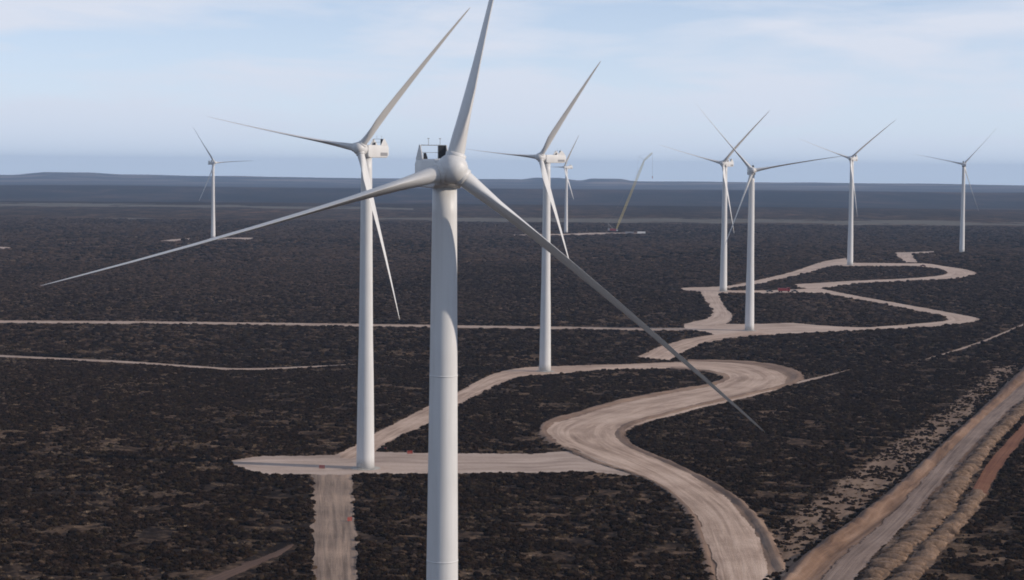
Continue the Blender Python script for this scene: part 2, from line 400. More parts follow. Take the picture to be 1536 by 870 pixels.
def paint_material():
    m = mat('turbine_paint', (0.60, 0.60, 0.59), 0.42, spec=0.4)
    t = NT(m)
    P = t.n('ShaderNodeTexCoord').outputs['Object']
    a = t.noise(t.mapv(P, (1.4, 1.4, 0.05)), 1.0, 4, 0.6)
    b = t.noise(P, 0.25, 3, 0.6)
    c = t.mix(0.5, (0.67, 0.67, 0.66), t.ramp(a, [(0.3, (0.80, 0.785, 0.77)), (0.6, (1.0, 1.0, 1.0))]), 'MULTIPLY')
    c = t.mix(0.35, c, t.ramp(b, [(0.3, (0.90, 0.90, 0.90)), (0.7, (1.02, 1.02, 1.02))]), 'MULTIPLY')
    t.l(c, t.b.inputs['Base Color'])
    t.l(t.ramp(b, [(0.3, (0.36, 0.36, 0.36)), (0.7, (0.52, 0.52, 0.52))]), t.b.inputs['Roughness'])
    return m


def shrub_material(name, stops):
    m = mat(name, stops[0][1], 1.0, spec=0.0)
    t = NT(m)
    rnd = t.n('ShaderNodeObjectInfo').outputs['Random']
    P = t.n('ShaderNodeNewGeometry').outputs['Position']
    f = t.math('ADD', t.math('MULTIPLY', rnd, 0.7), t.math('MULTIPLY', t.noise(P, 1.3, 3, 0.7), 0.3))
    t.l(t.ramp(f, stops), t.b.inputs['Base Color'])
    return m


M = {}
M['ground'] = ground_material()
M['gravel'] = gravel_material('pale_gravel', (0.31, 0.215, 0.158), (0.50, 0.362, 0.275), (0.64, 0.485, 0.38))
M['haul'] = gravel_material('haul_road_gravel', (0.15, 0.106, 0.083), (0.25, 0.182, 0.145), (0.34, 0.255, 0.205), 0.22, 1.0, 1.0)
M['gravel_far'] = gravel_material('pale_gravel_far', (0.36, 0.26, 0.20), (0.51, 0.385, 0.305), (0.61, 0.48, 0.39), 0.06, 0.4, 0.25)
M['pad'] = gravel_material('grey_gravel', (0.30, 0.225, 0.178), (0.45, 0.345, 0.28), (0.55, 0.435, 0.36), 0.09, 0.6, 0.9)
M['verge'] = gravel_material('brown_verge', (0.13, 0.082, 0.057), (0.25, 0.165, 0.115), (0.36, 0.245, 0.17), 0.10, 0.8, 0.9)
M['spur'] = gravel_material('cleared_strip', (0.15, 0.11, 0.085), (0.28, 0.205, 0.155), (0.42, 0.30, 0.22), 0.06, 1.0, 0.8)
M['track'] = gravel_material('sandy_track', (0.30, 0.21, 0.155), (0.42, 0.31, 0.24), (0.52, 0.40, 0.32), 0.30, 0.3, 0.7)
M['redtrack'] = gravel_material('red_track', (0.07, 0.042, 0.030), (0.115, 0.068, 0.048), (0.16, 0.10, 0.07), 0.35, 0.3, 0.9)
M['orange'] = gravel_material('orange_soil', (0.095, 0.056, 0.037), (0.19, 0.115, 0.075), (0.28, 0.185, 0.13), 0.10, 1.0, 0.9)
M['red'] = gravel_material('red_subsoil', (0.13, 0.050, 0.025), (0.21, 0.085, 0.042), (0.27, 0.13, 0.07), 0.12, 0.6, 0.6)
M['sandy'] = gravel_material('sandy_ground', (0.12, 0.075, 0.048), (0.21, 0.138, 0.092), (0.29, 0.20, 0.135), 0.30, 0.4, 1.0)
M['field'] = gravel_material('dry_field', (0.075, 0.062, 0.043), (0.11, 0.092, 0.064), (0.15, 0.126, 0.088), 0.5, 0.2, 2.2, 0.006)
M['spoil'] = soil_material('spoil_soil', [(0.3, (0.085, 0.055, 0.037)), (0.48, (0.19, 0.127, 0.088)), (0.7, (0.31, 0.215, 0.155))])
M['paint'] = paint_material()
M['dark'] = mat('radiator_black', (0.012, 0.013, 0.017), 0.6)
M['steel'] = mat('galvanised_steel', (0.33, 0.34, 0.35), 0.5, 0.6)
M['grey'] = mat('grey_louvre', (0.27, 0.27, 0.28), 0.6)
M['concrete'] = soil_material('pale_concrete', [(0.3, (0.33, 0.32, 0.30)), (0.5, (0.42, 0.41, 0.38)), (0.7, (0.48, 0.47, 0.44))], 0.8)
M['rubber'] = mat('black_rubber', (0.02, 0.02, 0.02), 0.85)
M['glass'] = mat('dark_window_glass', (0.02, 0.025, 0.03), 0.08)
M['barrier'] = mat('red_plastic_net', (0.30, 0.035, 0.022), 0.7)
M['crane_yellow'] = mat('crane_yellow', (0.55, 0.46, 0.18), 0.5)
M['crane_red'] = mat('crane_red', (0.28, 0.035, 0.03), 0.5)
M['red_paint'] = mat('red_vehicle_paint', (0.26, 0.02, 0.02), 0.4)
M['dark_paint'] = mat('dark_vehicle_paint', (0.03, 0.032, 0.04), 0.3)
M['maroon_paint'] = mat('maroon_vehicle_paint', (0.10, 0.015, 0.018), 0.3)
M['white_paint'] = mat('white_container_paint', (0.72, 0.72, 0.70), 0.5)
M['light'] = mat('lamp_glass', (0.6, 0.58, 0.5), 0.2)
M['shrub'] = shrub_material('dark_fynbos', [(0.05, (0.009, 0.0055, 0.004)), (0.35, (0.015, 0.0095, 0.006)), (0.62, (0.025, 0.0145, 0.009)), (0.84, (0.036, 0.026, 0.015)), (0.97, (0.105, 0.062, 0.036))])
M['brown'] = shrub_material('brown_renosterveld', [(0.05, (0.030, 0.019, 0.013)), (0.5, (0.055, 0.036, 0.025)), (0.95, (0.095, 0.064, 0.045))])
M['straw'] = shrub_material('dry_tuft', [(0.1, (0.11, 0.073, 0.048)), (0.5, (0.19, 0.133, 0.087)), (0.9, (0.30, 0.22, 0.15))])

# ---------------------------------------------------------------- ground sheet
ys = np.concatenate([np.arange(-1500, 200, 170), np.arange(200, 3200, 24), np.geomspace(3200, 17200, 120)])
xh = np.concatenate([np.arange(0, 900, 24), np.geomspace(900, 9000, 60)])
xs = np.concatenate([-xh[:0:-1], xh])
ground = mesh_obj('ground', grid_mesh('ground', xs, ys, land_h, M['ground']))
tag(ground, 'dark scrub covered plain reaching to the hazy plateau', 'ground', kind='structure')


# ---------------------------------------------------------------- roads: strips between two edges
def smooth_edges(rows, step):
    """Catmull-Rom through the rows (ax, ay, bx, by), about one row every step metres"""
    A = np.array(rows)
    out = []
    n = len(A)
    for i in range(n - 1):
        p0, p1, p2, p3 = A[max(i - 1, 0)], A[i], A[i + 1], A[min(i + 2, n - 1)]
        ln = np.hypot(*((p2[:2] + p2[2:]) / 2 - (p1[:2] + p1[2:]) / 2))
        k = max(2, int(ln / step))
        for j in range(k):
            t = j / k
            out.append(0.5 * (2 * p1 + (p2 - p0) * t + (2 * p0 - 5 * p1 + 4 * p2 - p3) * t * t + (3 * p1 - p0 - 3 * p2 + p3) * t ** 3))
    out.append(A[-1])
    return np.array(out)


def strip_mesh(name, rows, m, z_off, step=6.0, across=8, prof=None, jitter=0.6, widen=0.0):
    E = smooth_edges(rows, step)
    a, b = E[:, :2].copy(), E[:, 2:].copy()
    d = b - a
    w = np.hypot(d[:, 0], d[:, 1])[:, None]
    a = a - d / w * widen; b = b + d / w * widen
    s = np.concatenate([[0], np.cumsum(np.hypot(*np.diff((a + b) / 2, axis=0).T))])
    ja = (vnoise(s, s * 0 + 3.3 + len(name), 7.0) - 0.5) * 2 * jitter
    jb = (vnoise(s, s * 0 + 91.7 + len(name), 7.0) - 0.5) * 2 * jitter
    t = np.linspace(0, 1, across + 1)
    X = a[:, None, 0] * (1 - t) + b[:, None, 0] * t
    Y = a[:, None, 1] * (1 - t) + b[:, None, 1] * t
    n_ = d / w                       # only the rims wander, the wheel tracks stay smooth
    X[:, 0] += n_[:, 0] * ja; Y[:, 0] += n_[:, 1] * ja; X[:, -1] += n_[:, 0] * jb; Y[:, -1] += n_[:, 1] * jb
    Z = near_h(X, Y) + z_off
    if prof is not None: Z = Z + prof(t[None, :], s[:, None], X, Y)
    n, k = X.shape
    me = bpy.data.meshes.new(name)
    i = np.arange((n - 1) * (k - 1)); q = (i // (k - 1)) * k + i % (k - 1)
    Fc = np.stack([q, q + 1, q + k + 1, q + k], -1)
    V = np.stack([X, Y, Z], -1).reshape(-1, 3)
    # faces look up
    p = V[Fc[0]]
    if np.cross(p[1] - p[0], p[2] - p[0])[2] < 0: Fc = Fc[:, ::-1]
    me.from_pydata(V.tolist(), [], Fc.tolist())
    uvl = me.uv_layers.new(name='UVMap')
    U = np.stack(np.broadcast_arrays(t[None, :], s[:, None]), -1).reshape(-1, 2)
    uvl.data.foreach_set('uv', U[Fc.reshape(-1)].reshape(-1).astype(np.float32))
    me.materials.append(m)
    me.polygons.foreach_set('use_smooth', [True] * len(me.polygons))
    return me


def crown(hgt): return lambda t, s, X, Y: hgt * np.sin(np.pi * t) ** 0.5


STRUCT = [
    # name, key, material, z, label, widen, height
    ('verge', 'main_shoulder', 'verge', 0.06, 'brown graded verge along the winding gravel road', 0.0, 0.05),
    ('verge', 't3road', 'verge', 0.055, 'brown verge of the gravel road between the two left towers', 2.0, 0.04),
    ('verge', 't4pad', 'verge', 0.05, 'brown verge of the hairpin road behind the middle towers', 1.5, 0.04),
    ('verge', 't6low', 'verge', 0.052, 'brown verge of the upper hairpin road on the right', 1.5, 0.04),
    ('access_road', 't3road', 'gravel', 0.12, 'gravel road from the winding road past two turbine feet', 0, 0.06),
    ('turbine_pad', 't2pad', 'pad', 0.15, 'wide flat gravel pad under the left middle turbine', 0, 0.03),
    ('access_road', 't2spur', 'spur', 0.10, 'cleared rough strip running from the pad to the lower edge', 0, 0.05),
    ('access_road', 'main', 'gravel', 0.22, 'broad winding gravel road with wheel tracks in the foreground', 0, 0.10),
    ('access_road', 'conn', 'gravel', 0.17, 'short gravel link climbing to the hairpin road', 0, 0.05),
    ('access_road', 't4pad', 'gravel_far', 0.14, 'gravel pad and hairpin road behind the middle turbines', 0, 0.05),
    ('access_road', 't5east', 'gravel_far', 0.19, 'thin gravel road behind the pair of middle turbines', 0, 0.04),
    ('access_road', 't6low', 'gravel_far', 0.16, 'upper hairpin gravel road bending at the far right', 0, 0.05),
    ('access_road', 't7pad', 'gravel_far', 0.13, 'gravel stem leading to the farthest right pad', 0, 0.03),
    ('turbine_pad', 't7pad2', 'pad', 0.20, 'pale narrow pad in front of the far right turbine', 0, 0.03),
    ('access_road', 't56', 'gravel_far', 0.21, 'straight gravel road rising to the tower on the right', 0, 0.04),
    ('access_road', 't45', 'gravel_far', 0.23, 'short broad gravel road beside the twin middle towers', 0, 0.04),
    ('turbine_pad', 't9pad', 'pad', 0.10, 'long pale pad at the foot of the distant crane', 0, 0.03),
    ('turbine_pad', 't8pad', 'pad', 0.10, 'pale pad right of the lone far left turbine foot', 0, 0.03),
    ('turbine_pad', 't8pad2', 'pad', 0.10, 'small pale pad left of the lone far left turbine foot', 0, 0.03),
    ('turbine_pad', 'leftpad', 'pad', 0.10, 'pale bare patch at the far left edge', 0, 0.03),
    ('track', 'track', 'track', 0.09, 'long straight sandy track crossing the plain', 0, 0.02),
    ('track', 'track2', 'track', 0.09, 'thin sandy track crossing the scrub on the left', 0, 0.02),
    ('track', 'track3', 'track', 0.09, 'faint sandy track in the scrub on the right', 0, 0.02),
    ('track', 'track4', 'track', 0.28, 'short sandy track leaving the bend of the winding road', 0, 0.02),
    ('track', 'redtrack', 'redtrack', 0.09, 'short reddish track in the lower left scrub', 0, 0.02),
    ('sandy_ground', 'sandy', 'sandy', 0.05, 'sandy cleared ground with sparse scrub beside the cutting', 0, 0.0),
    ('soil_bank', 'trench_shoulder', 'orange', 0.10, 'orange earth bank along the straight cutting', 0, 0.0),
    ('haul_road', 'trench', 'haul', 0.30, 'straight grey haul road running up the right side', 0, 0.04),
    ('cutting', 'redcut', 'red', 0.12, 'strip of bare red subsoil beyond the soil heaps', 0, 0.0),
    ('field', 'field1', 'field', 0.10, 'pale dry grass field far out on the left', 0, 0.0),
    ('field', 'field2', 'field', 0.10, 'pale dry grass field far out on the right', 0, 0.0),
    ('field', 'field3', 'field', 0.10, 'small pale dry field on the far left', 0, 0.0),
]
for nm, key, mk, zo, lab, wid, hgt in STRUCT:
    far = key in ('field1', 'field2', 'field3', 't9pad', 't8pad', 't8pad2', 'leftpad', 'track')
    prof = crown(hgt)
    if key == 'trench_shoulder':       # a bank thrown up on the left of the haul road
        prof = lambda t, s, X, Y: (1.4 * np.exp(-((t - 0.24) / 0.13) ** 2) + 0.25) * (0.3 + 0.8 * vnoise(X, Y, 3.5) + 0.6 * vnoise(X, Y, 9.0)) * (1 - ss((t - 0.36) / 0.12)) * np.clip(t * 8, 0, 1)
    if key == 'main_shoulder':         # low windrows left by the grader on both sides
        prof = lambda t, s, X, Y: 0.7 * (np.exp(-((t - 0.07) / 0.04) ** 2) + np.exp(-((t - 0.9) / 0.05) ** 2)) * (0.5 + vnoise(X, Y, 4.0))
    o = mesh_obj(nm, strip_mesh(nm, ROADS[key], M[mk], zo, 14.0 if far else 3.0, 24 if 'shoulder' in key else 8, prof, 1.0 if not far else 2.0, wid))
    tag(o, lab, nm.replace('_', ' '), kind='structure')

# ---------------------------------------------------------------- soil berms: ridges of tipped heaps
def heap_mesh(seed):
    rng = random.Random(seed)
    bm = bmesh.new()
    bmesh.ops.create_icosphere(bm, subdivisions=2, radius=1.0)
    for v in bm.verts:
        v.co *= 1 + rng.uniform(-0.17, 0.15)
        if v.co.z < -0.1: v.co.z = -0.1 - 0.02 * rng.random()
        v.co.z *= 0.8
    return bm_mesh('soil_heap', bm, M['spoil'], True)


HEAPS = [heap_mesh(40 + i) for i in range(5)]
for key, lab, hgt in (('berm1', 'long ridge of tipped soil heaps beside the haul road', 0.35), ('berm2', 'short outer ridge of pale soil heaps beside the dark scrub', 0.35)):
    prof = lambda t, s, X, Y: hgt * np.sin(np.pi * t) * (0.6 + 0.8 * vnoise(X, Y, 4.0))
    o = mesh_obj('soil_berm', strip_mesh('soil_berm', ROADS[key], M['spoil'], 0.16, 2.0, 10, prof, 1.4))
    tag(o, lab, 'soil berm', kind='structure')
    E = smooth_edges(ROADS[key], 3.1)
    for i, e in enumerate(E):
        c = (e[:2] + e[2:]) / 2
        d = e[2:] - e[:2]
        w = float(np.hypot(*d))
        h = mesh_obj('soil_heap', random.choice(HEAPS), None, o)
        q = random.uniform(-0.10, 0.10)
        x, y = c[0] + d[0] * q, c[1] + d[1] * q
        h.location = (x, y, hz(x, y) + 0.25)
        h.rotation_euler = (0, 0, math.atan2(d[1], d[0]) + random.uniform(-0.3, 0.3))
        h.scale = (w * random.uniform(0.36, 0.54), random.uniform(1.0, 1.75), random.uniform(1.2, 2.3))

# ---------------------------------------------------------------- wind turbines
BLADE_LEN, OVERHANG, HUB0 = 54.26, 4.8, 94.0
PITCHED = rad(80)


def blade_mesh():
    """root ring, then aerofoil sections; length on +Z, chord on X, upwind -Y"""
    st = [(0.9, 2.2, 1.0, 0.5, 14), (2.4, 2.2, 1.0, 0.5, 14), (4.5, 2.55, 0.80, 0.46, 13), (7.5, 3.35, 0.50, 0.38, 11.5), (10.5, 3.85, 0.36, 0.33, 9.5), (14, 3.65, 0.29, 0.31, 7.5),
          (20, 3.05, 0.25, 0.30, 5), (27, 2.45, 0.22, 0.30, 3), (35, 1.85, 0.20, 0.30, 1.4), (43, 1.32, 0.18, 0.30, 0.4), (49, 0.92, 0.17, 0.31, 0), (52.5, 0.60, 0.16, 0.34, 0), (53.9, 0.30, 0.16, 0.40, 0), (54.26, 0.08, 0.16, 0.45, 0)]
    n = 20
    bm = bmesh.new()
    rings = []
    for z, ch, th, ax, tw in st:
        ring = []
        blend = min(1.0, max(0.0, (z - 2.4) / 6.0))
        for i in range(n):
            u = 2 * math.pi * i / n
            cx, cy = 0.5 * math.cos(u), 0.5 * math.sin(u)
            # aerofoil: round nose at x=+, sharp tail at x=-
            xa = 0.5 * math.cos(u)
            s = (xa + 0.5)
            ya = math.copysign(0.5 * (2.2 * math.sqrt(max(0, 1 - s)) * s ** 0.9) * 0.95, math.sin(u)) if abs(math.sin(u)) > 1e-6 else 0.0
            yy = cy * (1 - blend) + ya * blend
            X = (cx * (1 - blend) + xa * blend + (0.5 - ax) * -1 * blend) * ch
            Y = yy * ch * th
            a = rad(tw)
            px, py = X * math.cos(a) - Y * math.sin(a), X * math.sin(a) + Y * math.cos(a)
            bend = -1.1 * (z / 54.26) ** 2.2
            ring.append(bm.verts.new((px, py + bend + 1.1 * (z / 54.26), z)))
        rings.append(ring)
    for a, b in zip(rings, rings[1:]):
        for i in range(n): bm.faces.new((a[i], a[(i + 1) % n], b[(i + 1) % n], b[i]))
    bm.faces.new(rings[0]); bm.faces.new(rings[-1])
    return bm_mesh('blade', bm, M['paint'], True)


def turbine_meshes():
    D = {}
    bm = bmesh.new()
    prof = []
    for i in range(29):
        t = i / 28
        prof.append((2.75 - 0.52 * min(1, t * 2.4) - 0.62 * max(0.0, (t - 0.3) / 0.7), 0.25 + t * (HUB0 - 2.45)))
    add_lathe(bm, prof, 56)
    D['tower'] = bm_mesh('tower', bm, M['paint'], True)
    fl = []
    for t in (0.2, 0.46, 0.73):
        r = 2.75 - 0.52 * min(1, t * 2.4) - 0.62 * max(0.0, (t - 0.3) / 0.7)
        bm = bmesh.new(); z = 0.25 + t * (HUB0 - 2.45)
        add_lathe(bm, [(r - 0.05, z - 0.09), (r + 0.035, z - 0.07), (r + 0.035, z + 0.07), (r - 0.05, z + 0.09)], 56)
        fl.append(bm_mesh('flange', bm, M['paint'], True))
    D['flanges'] = fl
    bm = bmesh.new()
    add_lathe(bm, [(4.6, -0.6), (4.6, 0.05), (3.1, 0.28), (2.0, 0.30)], 40)
    D['foundation'] = bm_mesh('foundation', bm, M['concrete'])
    bm = bmesh.new(); add_box(bm, (0, -2.47, 3.15), (0.95, 0.14, 2.1), 0.04)
    D['door'] = bm_mesh('door', bm, M['grey'])
    bm = bmesh.new()
    add_box(bm, (0, -3.15, 2.02), (1.5, 1.3, 0.08))
    for i in range(7): add_box(bm, (0, -4.0 - i * 0.27, 1.78 - i * 0.235), (1.1, 0.27, 0.05))
    for x in (-0.72, 0.72):
        add_bar(bm, (x, -3.75, 0.1), (x, -3.75, 3.1), 0.04); add_bar(bm, (x, -2.6, 3.05), (x, -3.75, 3.05), 0.03); add_bar(bm, (x, -3.75, 3.05), (x, -5.7, 1.3), 0.03); add_bar(bm, (x, -5.7, 0.1), (x, -5.7, 1.3), 0.03)
    D['steps'] = bm_mesh('steps', bm, M['steel'])
    # nacelle, local zero at hub height on the tower axis, rotor towards -Y
    bm = bmesh.new()
    add_prism(bm, [(-2.35, -1.75), (-2.35, 1.55), (-1.6, 1.72), (10.2, 1.72), (10.9, 1.2), (10.9, -1.3), (9.7, -2.05), (-1.2, -2.15)], -1.9, 1.9)
    bmesh.ops.bevel(bm, geom=list(bm.edges), offset=0.22, segments=3, affect='EDGES', profile=0.5)
    D['nacelle'] = bm_mesh('nacelle', bm, M['paint'], True)
    bm = bmesh.new()
    add_lathe(bm, [(1.56, -0.25), (1.56, 0.30), (1.65, 0.5)], 40)
    bmesh.ops.translate(bm, verts=bm.verts, vec=(0, 0, -2.5))
    D['yaw_ring'] = bm_mesh('yaw_ring', bm, M['paint'], True)
    fin = [(5.7, 1.70), (7.45, 3.66), (8.1, 3.66), (10.4, 1.66)]
    for k, x in (('fin_a', -1.86), ('fin_b', 1.74)):
        bm = bmesh.new(); add_prism(bm, fin, x, x + 0.12)
        D[k] = bm_mesh('cooler_fin', bm, M['paint'])
    bm = bmesh.new()
    add_box(bm, (0, 7.7, 3.60), (3.5, 0.20, 0.12)); add_box(bm, (0.70, 7.7, 2.6), (0.10, 0.14, 1.95)); add_box(bm, (-0.55, 7.7, 2.62), (2.4, 0.07, 0.07)); add_box(bm, (-1.70, 7.7, 2.6), (0.10, 0.14, 1.95))
    D['cooler_frame'] = bm_mesh('cooler_frame', bm, M['steel'])
    bm = bmesh.new(); add_box(bm, (1.24, 7.7, 2.64), (0.98, 0.55, 1.86), 0.03)
    D['radiator'] = bm_mesh('radiator', bm, M['dark'])
    bm = bmesh.new(); add_prism(bm, [(6.5, 1.7), (6.5, 1.9), (7.45, 2.55), (7.65, 2.55), (7.65, 1.7)], -1.35, -1.0)
    D['deflector'] = bm_mesh('deflector', bm, M['dark'])
    bm = bmesh.new(); add_bar(bm, (0, 7.7, 3.62), (0, 7.7, 4.55), 0.035); add_box(bm, (0, 7.7, 4.5), (0.30, 0.09, 0.09))
    D['mast'] = bm_mesh('wind_sensor', bm, M['grey'])
    lou = []
    for sx in (-1, 1):
        bm = bmesh.new()
        add_box(bm, (sx * 1.905, 7.6, -1.02), (0.03, 4.6, 1.02))
        for i in range(6): add_box(bm, (sx * 1.925, 7.6, -1.43 + i * 0.165), (0.05, 4.5, 0.05))
        lou.append(bm_mesh('louvre', bm, M['grey']))
    D['louvres'] = lou
    bm = bmesh.new(); add_box(bm, (0, 1.6, 1.74), (1.3, 1.5, 0.09), 0.02)
    D['hatch'] = bm_mesh('roof_hatch', bm, M['paint'])
    # hub, spinner axis on local Z (towards the wind)
    bm = bmesh.new()
    add_lathe(bm, [(0.9, -2.45), (1.55, -2.4), (1.80, -2.2), (1.96, -1.4), (2.02, -0.4), (1.95, 0.5), (1.72, 1.2), (1.30, 1.75), (0.75, 2.08), (0.2, 2.2), (0.02, 2.21)], 44)
    D['hub'] = bm_mesh('hub', bm, M['paint'], True)
    bm = bmesh.new(); add_lathe(bm, [(1.16, 0.6), (1.34, 1.55), (1.34, 1.98), (1.16, 2.1)], 32)
    D['collar'] = bm_mesh('blade_collar', bm, M['paint'], True)
    D['blade'] = blade_mesh()
    return D


TM = turbine_meshes()


def turbine(x, y, yaw, phase, hh, label, tilt=0.10, cone=0.035, dev=(0, 0, 0), pitched=PITCHED):
    root = bpy.data.objects.new('wind_turbine', None)
    COL.objects.link(root)
    root.empty_display_size = 4
    root.location = (x, y, hz(x, y) + 0.15)
    root.rotation_euler = (0, 0, rad(yaw))
    tag(root, label, 'wind turbine', 'white wind turbines standing across the plain')
    k = hh / HUB0
    mesh_obj('foundation', TM['foundation'], None, root)
    tw = mesh_obj('tower', TM['tower'], None, root); tw.scale = (1, 1, k)
    for f in TM['flanges']: mesh_obj('flange', f, None, tw)
    mesh_obj('door', TM['door'], None, root)
    mesh_obj('steps', TM['steps'], None, root)
    na = mesh_obj('nacelle', TM['nacelle'], None, root); na.location = (0, 0, hh)
    for nm in ('fin_a', 'fin_b', 'cooler_frame', 'radiator', 'deflector', 'hatch', 'yaw_ring'):
        mesh_obj(TM[nm].name.split('.')[0], TM[nm], None, na)
    for lv in TM['louvres']: mesh_obj('louvre', lv, None, na)
    for mx in (-0.65, 0.95):
        ms = mesh_obj('wind_sensor', TM['mast'], None, na); ms.location = (mx, 0, 0)
    a = Vector((0, -math.cos(tilt), math.sin(tilt)))
    u = Vector((0, math.sin(tilt), math.cos(tilt)))
    s = Vector((1, 0, 0))
    hubp = Vector((0, 0, hh)) + a * OVERHANG

    def frame(zax, yax, pos):
        zax = zax.normalized(); yax = (yax - zax * yax.dot(zax)).normalized(); xax = yax.cross(zax)
        return Matrix(((xax.x, yax.x, zax.x, pos.x), (xax.y, yax.y, zax.y, pos.y), (xax.z, yax.z, zax.z, pos.z), (0, 0, 0, 1)))

    hb = mesh_obj('hub', TM['hub'], None, root)
    hb.matrix_local = frame(a, u, hubp)
    for j in range(3):
        t = rad(phase) + j * 2 * math.pi / 3 + rad(dev[j])
        d = (s * math.cos(t) + u * math.sin(t)) * math.cos(cone) + a * math.sin(cone)
        mb = frame(d, -a, hubp)
        co = mesh_obj('blade_collar', TM['collar'], None, root)
        co.matrix_local = mb
        bl = mesh_obj('blade', TM['blade'], None, root)
        bl.matrix_local = mb @ Matrix.Rotation(PITCH_SIGN * pitched, 4, 'Z')
    return root


PITCH_SIGN = 1
turbine(-8.98, 263.9, 14.0, 77.27, 94.0, 'nearest and largest white wind turbine, its foot below the picture', 0.09, 0.047, (-1.31, -1.28, 2.59), rad(81.5))
turbine(-44.14, 604.1, -23.9, 49.85, 96.4, 'second nearest white turbine standing on the wide gravel pad', 0.13, 0.04)
turbine(15.82, 935.3, -45.5, 55.44, 99.8, 'white turbine beside the gravel road just right of the nearest tower', 0.12, -0.05)
turbine(140.3, 1176.8, -2.0, 10.0, 93.7, 'front turbine of the close pair, one blade pointing right', 0.10, -0.06)
turbine(157.3, 1486.2, -31.6, 45.46, 94.7, 'rear turbine of the close pair at the road fork', 0.09, 0.07)
turbine(308.1, 1822.5, -28.0, 40.2, 96.7, 'turbine at the upper hairpin road, second from the right', 0.09, 0.02)
turbine(483.0, 2147.7, -189.2, 10.92, 94.1, 'turbine farthest to the right, its rotor turned away', 0.09, 0.03)
turbine(-378.2, 2526.7, 34.1, 3.0, 94.7, 'lone small turbine far off on the left', 0.09, 0.03)
turbine(78.4, 2934.3, -47.4, 59.24, 96.2, 'most distant small turbine left of the crane', 0.09, 0.03)


# ---------------------------------------------------------------- crawler crane far off
def lattice(bm, a, b, w0, w1, w2, bays, r):
    """square lattice between two points; width w0 at the foot, w1 along it, w2 at the head"""
    a, b = Vector(a), Vector(b)
    d = (b - a).normalized()
    sx = Vector((0, 1, 0)).cross(d).normalized(); sy = d.cross(sx)
    P = []
    for i in range(bays + 1):
        t = i / bays
        w = w0 + (w1 - w0) * min(1, t * 8) if t < 0.5 else w2 + (w1 - w2) * min(1, (1 - t) * 8)
        c = a + (b - a) * t
        P.append([c + sx * (w / 2 * i_) + sy * (w / 2 * j_) for i_, j_ in ((-1, -1), (1, -1), (1, 1), (-1, 1))])
    for p, q in zip(P, P[1:]):
        for k in range(4):
            add_bar(bm, p[k], q[k], r, 4)
            add_bar(bm, p[k], q[(k + 1) % 4], r * 0.6, 4)
            add_bar(bm, q[k], q[(k + 1) % 4], r * 0.6, 4)


CX, CY = 153.1, 2997.2
crane = bpy.data.objects.new('crawler_crane', None)
COL.objects.link(crane)
crane.location = (CX, CY, hz(CX, CY) + 0.14)
tag(crane, 'yellow lattice boom crawler crane standing far out on the plain', 'crane')


def part(name, fill, m, parent, smooth=False):
    bm = bmesh.new(); fill(bm)
    return mesh_obj(name, bm_mesh(name, bm, m, smooth), None, parent)


for yy in (-4.2, 4.2):
    def trk(bm, yy=yy):
        add_box(bm, (0, yy, 0.95), (11.5, 1.5, 1.7), 0.55)
        for i in range(14): add_box(bm, (-4.9 + i * 0.75, yy, 1.78), (0.42, 1.62, 0.12))
    part('track', trk, M['rubber'], crane)
part('carbody', lambda bm: (add_box(bm, (0, 0, 1.3), (6.0, 7.0, 1.2), 0.15), add_bar(bm, (0, 0, 1.8), (0, 0, 2.4), 1.9, 20)), M['crane_red'], crane)
up_ = part('upper_works', lambda bm: (add_box(bm, (-2.2, 0, 3.7), (12.0, 3.6, 2.6), 0.2), add_box(bm, (-3, 0, 5.2), (5.0, 3.0, 0.6), 0.1)), M['crane_red'], crane)
part('counterweight', lambda bm: [add_box(bm, (-8.8, 0, 3.0 + i * 0.75), (2.6, 6.4, 0.68), 0.08) for i in range(4)], M['grey'], crane)
cb = part('cab', lambda bm: add_prism(bm, [(-3.9, 2.4), (-1.9, 2.4), (-1.9, 5.0), (-3.9, 5.0)], 2.4, 4.6), M['white_paint'], crane)
part('window', lambda bm: (add_box(bm, (4.62, -2.9, 4.0), (0.05, 1.6, 1.5)), add_box(bm, (3.5, -3.92, 4.1), (1.7, 0.05, 1.2))), M['glass'], cb)
K1 = 2997.0 / 3000.0
HEAD = Vector((43.0, 0.0, 108.0)); TIP = Vector((54.5, 0.0, 119.0)); FOOT = Vector((2.0, 0, 3.4))
part('boom', lambda bm: lattice(bm, FOOT, HEAD, 1.0, 2.5, 1.2, 40, 0.19), M['crane_yellow'], crane)
part('jib', lambda bm: lattice(bm, HEAD, TIP, 1.0, 2.0, 0.8, 7, 0.16), M['crane_yellow'], crane)
part('jib_strut', lambda bm: (add_bar(bm, HEAD, HEAD + Vector((-8.5, 0, 6.0)), 0.18), add_bar(bm, HEAD + Vector((-8.5, 0, 6.0)), TIP, 0.06), add_bar(bm, HEAD + Vector((-8.5, 0, 6.0)), HEAD * 0.72 + FOOT * 0.28, 0.06)), M['steel'], crane)
part('gantry', lambda bm: (add_bar(bm, (-2.5, -1.2, 5.0), (-10, -1.0, 13), 0.25), add_bar(bm, (-2.5, 1.2, 5.0), (-10, 1.0, 13), 0.25), add_bar(bm, (-10, 0, 13), HEAD, 0.07), add_bar(bm, (-10, 0, 13), (-8.5, 0, 6), 0.12)), M['steel'], crane)
HK = TIP + Vector((1.0, 0, -36.0))
part('hoist_rope', lambda bm: [add_bar(bm, TIP + Vector((1.0, o_, 0)), HK + Vector((0, o_, 1.0)), 0.06, 4) for o_ in (-0.3, 0.3)], M['dark'], crane)
